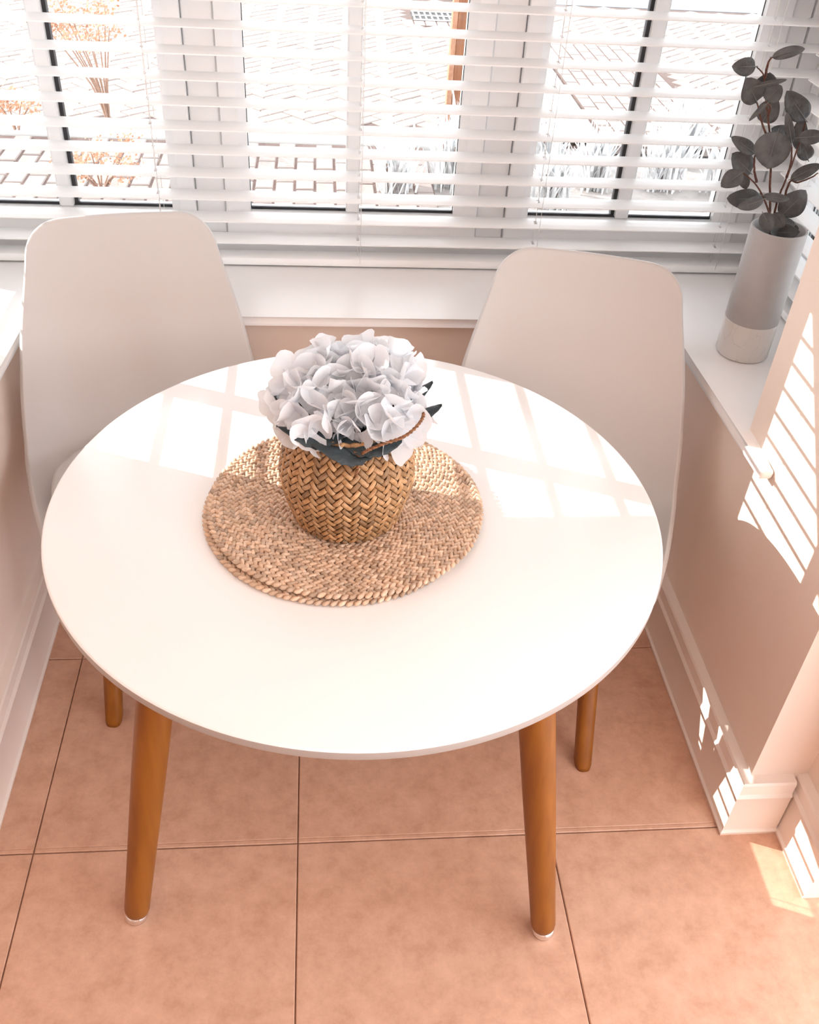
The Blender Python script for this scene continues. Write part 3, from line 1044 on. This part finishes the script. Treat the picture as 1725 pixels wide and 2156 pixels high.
STEMS = [[(0.938, 0.5, 0.935), (0.9231, 0.5, 0.9973), (0.9107, 0.5, 1.032), (0.8879, 0.5, 1.1123), (0.8787, 0.5, 1.1476), (0.8513, 0.5, 1.2155), (0.8374, 0.5, 1.2452), (0.8219, 0.5, 1.2858), (0.8026, 0.5, 1.3024)],
         [(0.825, 0.5, 1.283), (0.8229, 0.5, 1.3088), (0.8273, 0.5, 1.3203)],
         [(0.945, 0.5, 0.935), (0.9324, 0.5, 0.9974), (0.9214, 0.5, 1.0322), (0.9223, 0.5, 1.0733), (0.9269, 0.5, 1.1133), (0.9295, 0.5, 1.1682), (0.9295, 0.5, 1.2087)],
         [(0.936, 0.49, 0.935), (0.9205, 0.49, 1.0007), (0.9016, 0.495, 1.0387), (0.8678, 0.495, 1.082), (0.83, 0.495, 1.1094)],
         [(0.925, 0.5, 1.10), (0.9224, 0.495, 1.1327), (0.9045, 0.48, 1.1706)],
         [(0.948, 0.505, 0.935), (0.938, 0.505, 1.03), (0.9342, 0.5, 1.0903), (0.945, 0.49, 1.094), (0.965, 0.48, 1.108), (0.975, 0.478, 1.118)],
         [(0.8729, 0.5, 1.1665), (0.8505, 0.5, 1.1909), (0.8216, 0.5, 1.2402)],
         [(0.8513, 0.5, 1.2155), (0.846, 0.49, 1.235), (0.8331, 0.48, 1.2448)],
         [(0.8659, 0.5, 1.0886), (0.855, 0.505, 1.115), (0.8511, 0.51, 1.1418)]]
eu = empty('eucalyptus_sprays', (VX, VY, ZS + 0.24))
props(eu, 'grey eucalyptus sprays with round leaves standing in the tall vase', 'plant')
org = Vector((VX, VY, ZS + 0.24))
view = Vector((0.44, 0.847, -0.296))
re = random.Random(5)
for s in STEMS:
    P = smooth_path([Vector(p) - org for p in s], 5)
    n = len(P)
    V, Fc = tube([p + Vector((re.uniform(-1, 1), re.uniform(-1, 1), 0)) * 0.0006 for p in P], [0.0029 * (1 - 0.62 * i / n) for i in range(n)], 7)
    st = link('stem', mesh('stem', V, Fc, True), M['twig'], eu)
for b, t, w in LEAVES:
    b, t = Vector(b) - org, Vector(t) - org
    d = (t - b).normalized()
    sd_ = d.cross(view).normalized()
    sd_ = (sd_ + view * re.uniform(-0.3, 0.3)).normalized()
    lf = link('leaf', leaf_me('leaf', b, t, w * 1.06, sd_, None, re.uniform(0.05, 0.3), re.uniform(0.05, 0.3), 0, 14, 6, 0.0007, 0.62, 0.45, 0.05), M['euca'], eu)
    V, Fc = tube([b + (t - b) * q + Vector((0, -0.0009, 0.0002)) for q in (-0.08, 0.2, 0.45, 0.7)], [0.0009, 0.0008, 0.0006, 0.0002], 5)
    link('midrib', mesh('midrib', V, Fc, True), M['vein'], lf)

# ------------------------------------------------------------------ outside
GZ = -0.15
structure('ground', boxes_me('ground', [((-14, 1.08, GZ - 0.3), (16, 16, GZ - 0.06))]), M['soil'], 'pale garden soil outside the window', 'ground')
structure('road', boxes_me('road', [((-14, 8.62, GZ - 0.059), (16, 15, GZ - 0.005))]), M['asphalt'], 'grey road along the top of the view outside', 'road')

pv = bmesh.new()
add_box(pv, (-0.0965, -0.0465, -0.05), (0.0965, 0.0465, 0.0), 0)
bmesh.ops.bevel(pv, geom=[e for e in pv.edges if all(v.co.z > -0.001 for v in e.verts)], offset=0.005, segments=1, affect='EDGES')
PV = bm_mesh('paver', pv)
camx, camy = -0.0065, -1.326


def in_view(x, y):
    """roughly inside the field of view through the window"""
    t = (y - camy)
    return -0.50 * t < x - camx + 0.25 and x - camx < 0.64 * t + 0.3


def lay(parent, spots, limit):
    spots.sort(key=lambda s: (s[0] - camx) ** 2 + (s[1] - camy) ** 2)
    for (x, y, a) in spots[:limit]:
        link('paver', PV, M['paver'], parent, (x, y, GZ + rnd.uniform(-0.002, 0.002)), (rnd.uniform(-.012, .012), rnd.uniform(-.012, .012), a))
    if len(spots) > limit:
        mb = MB()
        src = [v.co.copy() for v in PV.vertices]
        fs = [tuple(p.vertices) for p in PV.polygons]
        for (x, y, a) in spots[limit:]:
            mt = Matrix.Translation((x, y, GZ + rnd.uniform(-0.002, 0.002))) @ Matrix.Rotation(a, 4, 'Z')
            mb.add([mt @ v for v in src], fs, rnd.random())
        o = link('paving', mb.mesh('paving', False), M['paver'], parent)
        o['kind'] = 'stuff'


drive = structure('driveway', box_me('driveway', (-4.5, 4.66, GZ - 0.058), (8.0, 8.6, GZ - 0.007)), M['sand'], 'pale pink block-paved driveway laid in herringbone', 'driveway')
spots = []
u = 0.1
DX, DY = 0.03, 6.5
ca, sa = cos(radians(43)), sin(radians(43))
for a in range(-60, 61):
    for b in range(-60, 61):
        t = (a - b) % 4
        if t == 0: px, py, rot = (a + 1) * u, (b + 0.5) * u, 0
        elif t == 3: px, py, rot = (a + 0.5) * u, (b + 1) * u, pi / 2
        else: continue
        x, y = DX + ca * px - sa * py, DY + sa * px + ca * py
        if 4.76 < y < 8.52 and in_view(x, y) and not (1.5 < x < 2.62 and y < 7.1) and not (0.72 < x < 1.45 and 7.55 < y < 8.3):
            spots.append((x, y, rot + radians(43)))
lay(drive, spots, 300)
# path laid square to the house on the right of the drive
path = structure('path', box_me('path', (1.79, 4.55, GZ - 0.0065), (2.6, 7.1, GZ - 0.003)), M['sand'], 'square-laid pink paver path crossing the drive on the right', 'path')
sp = []
for i in range(8):
    for j in range(13):
        sp.append((1.85 + i * 0.1, 4.65 + j * 0.2 + (0.1 if i % 2 else 0), pi / 2))
lay(path, sp, 300)
structure('trim_4', boxes_me('kerb', [((1.52, 4.66, GZ - 0.05), (1.77, 7.1, GZ + 0.006))], 0.008, 2), M['kerb'], 'white kerb strip along the edge of the square-laid path', 'kerb')
structure('trim_5', boxes_me('kerb', [((-4.5, 4.44, GZ - 0.05), (1.5, 4.64, GZ + 0.006))], 0.008, 2), M['kerb'], 'white kerb strip crossing behind the near paver border', 'kerb')
edge = structure('border', box_me('border', (-4.5, 3.3, GZ - 0.058), (0.62, 4.43, GZ - 0.007)), M['sand'], 'border of pink pavers standing end-on nearest the window', 'border')
sp = []
for i in range(30):
    x = -2.55 + i * 0.1075
    for j in range(6):
        y = 4.32 - j * 0.207 - (0.104 if i % 2 else 0)
        if y > 3.4: sp.append((x, y, pi / 2))
lay(edge, sp, 300)

# drain grate in the driveway
gr = empty('drain_grate', (1.02, 7.86, GZ + 0.005))
props(gr, 'black iron drain grate set in the driveway near the timber post', 'drain')
link('frame', boxes_me('frame', [((-0.20, -0.17, -0.05), (0.20, 0.17, -0.004))]), M['iron'], gr)
for k in range(8):
    x = -0.182 + k * 0.052
    link('bar', box_me('bar', (x - 0.007, -0.165, -0.004), (x + 0.007, 0.165, 0.006), 0.002, 1), M['kerb'], gr)
for y in (-0.16, 0.0, 0.16):
    link('bar', box_me('bar', (-0.195, y - 0.012, -0.004), (0.195, y + 0.012, 0.0055), 0.002, 1), M['kerb'], gr)
sur = structure('drain_surround', box_me('drain_surround', (0.72, 7.52, GZ - 0.0065), (1.45, 8.32, GZ - 0.003)), M['sand'], 'square-laid pavers round the drain grate', 'paving')
sp = [(0.77 + 0.1 * i, y, pi / 2) for i in range(7) for y in (7.62, 8.20)]
lay(sur, sp, 300)

# timber post
po = empty('timber_post', (0.86, 4.92, GZ))
props(po, 'orange timber gate post standing in the garden beyond the middle window', 'post')
link('post', box_me('post', (-0.03, -0.04, -0.1), (0.05, 0.04, 1.5), 0.004, 1), M['post_wood'], po)
link('cover_strip', box_me('cover_strip', (-0.062, -0.045, -0.05), (-0.0305, 0.03, 1.5), 0.003, 1), M['rust'], po)
link('cap', boxes_me('cap', [((-0.07, -0.055, 1.5), (0.06, 0.05, 1.52))], 0.004, 1), M['post_wood'], po)



def blade_plant(x, y, h, r, n, seed, label, name='silver_plant', m='silver', grp='silver leaved plants in the garden bed'):
    rr = random.Random(seed)
    root = empty(name, (x, y, GZ - 0.06))
    props(root, label, 'plant', grp)
    mb = MB()
    for k in range(n):
        a = rr.uniform(0, 2 * pi)
        lean = rr.uniform(0.1, 1.0) * r
        b = Vector((rr.gauss(0, r * 0.28), rr.gauss(0, r * 0.28), 0.0))
        hh = h * rr.uniform(0.55, 1.05)
        d = Vector((cos(a), sin(a), 0))
        s = Vector((-sin(a), cos(a), 0))
        V = []
        w = rr.uniform(0.006, 0.013)
        for i in range(5):
            t = i / 4
            p = b + d * (lean * t ** 1.6) + Vector((0, 0, hh * (t - 0.22 * t * t * lean / r)))
            ww = w * (sin(pi * (0.12 + 0.88 * t)) ** 0.7 + 0.05)
            V += [p - s * ww, p + s * ww]
        mb.add(V, [(2 * i, 2 * i + 1, 2 * i + 3, 2 * i + 2) for i in range(4)], rr.random())
    o = link('foliage', mb.mesh('foliage'), M[m], root)
    o['kind'] = 'stuff'
    mb = MB()
    for k in range(5):
        a = k * 1.3 + seed
        mb.add(*tube([(0.01 * cos(a), 0.01 * sin(a), 0), (r * 0.4 * cos(a), r * 0.4 * sin(a), h * 0.5)], 0.004, 5))
    link('stem', mb.mesh('stem'), M['branch'], root)
    return root


LB = ['first silver plant right of the paver border', 'second silver plant right of the paver border', 'third silver plant, below the timber post', 'silver plant in the middle window beside its right frame',
      'silver plant at the left edge of the right window', 'silver plant left of the right window\'s glazing bar', 'silver plant right of the right window\'s glazing bar', 'silver plant behind the eucalyptus at the right window edge', 'small silver plant against the white kerb strip', 'tall silver plant behind the row at the far right bed']
SP = [(0.40, 3.72, 0.42, 0.15, 150), (0.74, 3.98, 0.46, 0.16, 160), (0.92, 4.42, 0.5, 0.15, 150), (0.93, 3.62, 0.40, 0.15, 150), (1.27, 3.70, 0.36, 0.15, 150), (1.56, 3.98, 0.40, 0.16, 160), (1.96, 4.02, 0.45, 0.17, 170), (2.34, 3.95, 0.46, 0.17, 170), (1.36, 4.40, 0.3, 0.13, 110), (2.2, 4.45, 0.5, 0.17, 170)]
for k, (x, y, h, r, n) in enumerate(SP):
    blade_plant(x, y, h, r, n, k + 20, LB[k])


def flower_shrub(x, y, h, seed, label, spread=0.22, heads=9, lean=(0, 0)):
    rr = random.Random(seed)
    root = empty('dried_shrub', (x, y, GZ - 0.06))
    props(root, label, 'shrub', 'rust coloured dried shrubs by the paver border')
    for k in range(heads):
        a = rr.uniform(0, 2 * pi)
        rad = spread * sqrt(rr.random())
        hh = h * rr.uniform(0.6, 1.0)
        tip = Vector((rad * cos(a) + lean[0], rad * sin(a) + lean[1], hh))
        P = smooth_path([(0, 0, 0), (tip.x * 0.25, tip.y * 0.25, hh * 0.45), tip], 4)
        V, Fc = tube(P, [0.007 * (1 - 0.7 * i / len(P)) for i in range(len(P))], 5)
        br = link('branch', mesh('branch', V, Fc, True), M['branch'], root)
        mb = MB()
        for q in range(90):
            v = Vector((rr.gauss(0, 1), rr.gauss(0, 1), rr.gauss(0, 0.8))).normalized() * rr.uniform(0.3, 1) * 0.095
            n_ = Vector((rr.gauss(0, 1), rr.gauss(0, 1), rr.gauss(0, 1))).normalized()
            s = n_.orthogonal().normalized() * rr.uniform(0.007, 0.014)
            t = n_.cross(s)
            c = tip + v
            mb.add([c - s, c + t * 0.6, c + s, c - t * 0.6], [(0, 1, 2, 3)], rr.random())
        o = link('flower_head', mb.mesh('flower_head', False), M['rust'], br)
        o['kind'] = 'stuff'
    return root


flower_shrub(-1.26, 4.72, 0.72, 3, 'tall rusty dried shrub beyond the left window', 0.2, 11, (-0.1, 0))
flower_shrub(-1.12, 3.62, 0.30, 4, 'low rusty dried shrub nearest the left window', 0.26, 9)
flower_shrub(-0.66, 4.45, 0.26, 6, 'small rusty dried shrub beside the left window frame', 0.12, 5)
flower_shrub(-1.75, 4.5, 0.28, 8, 'small rusty dried shrub left of the left glazing bar', 0.14, 5)
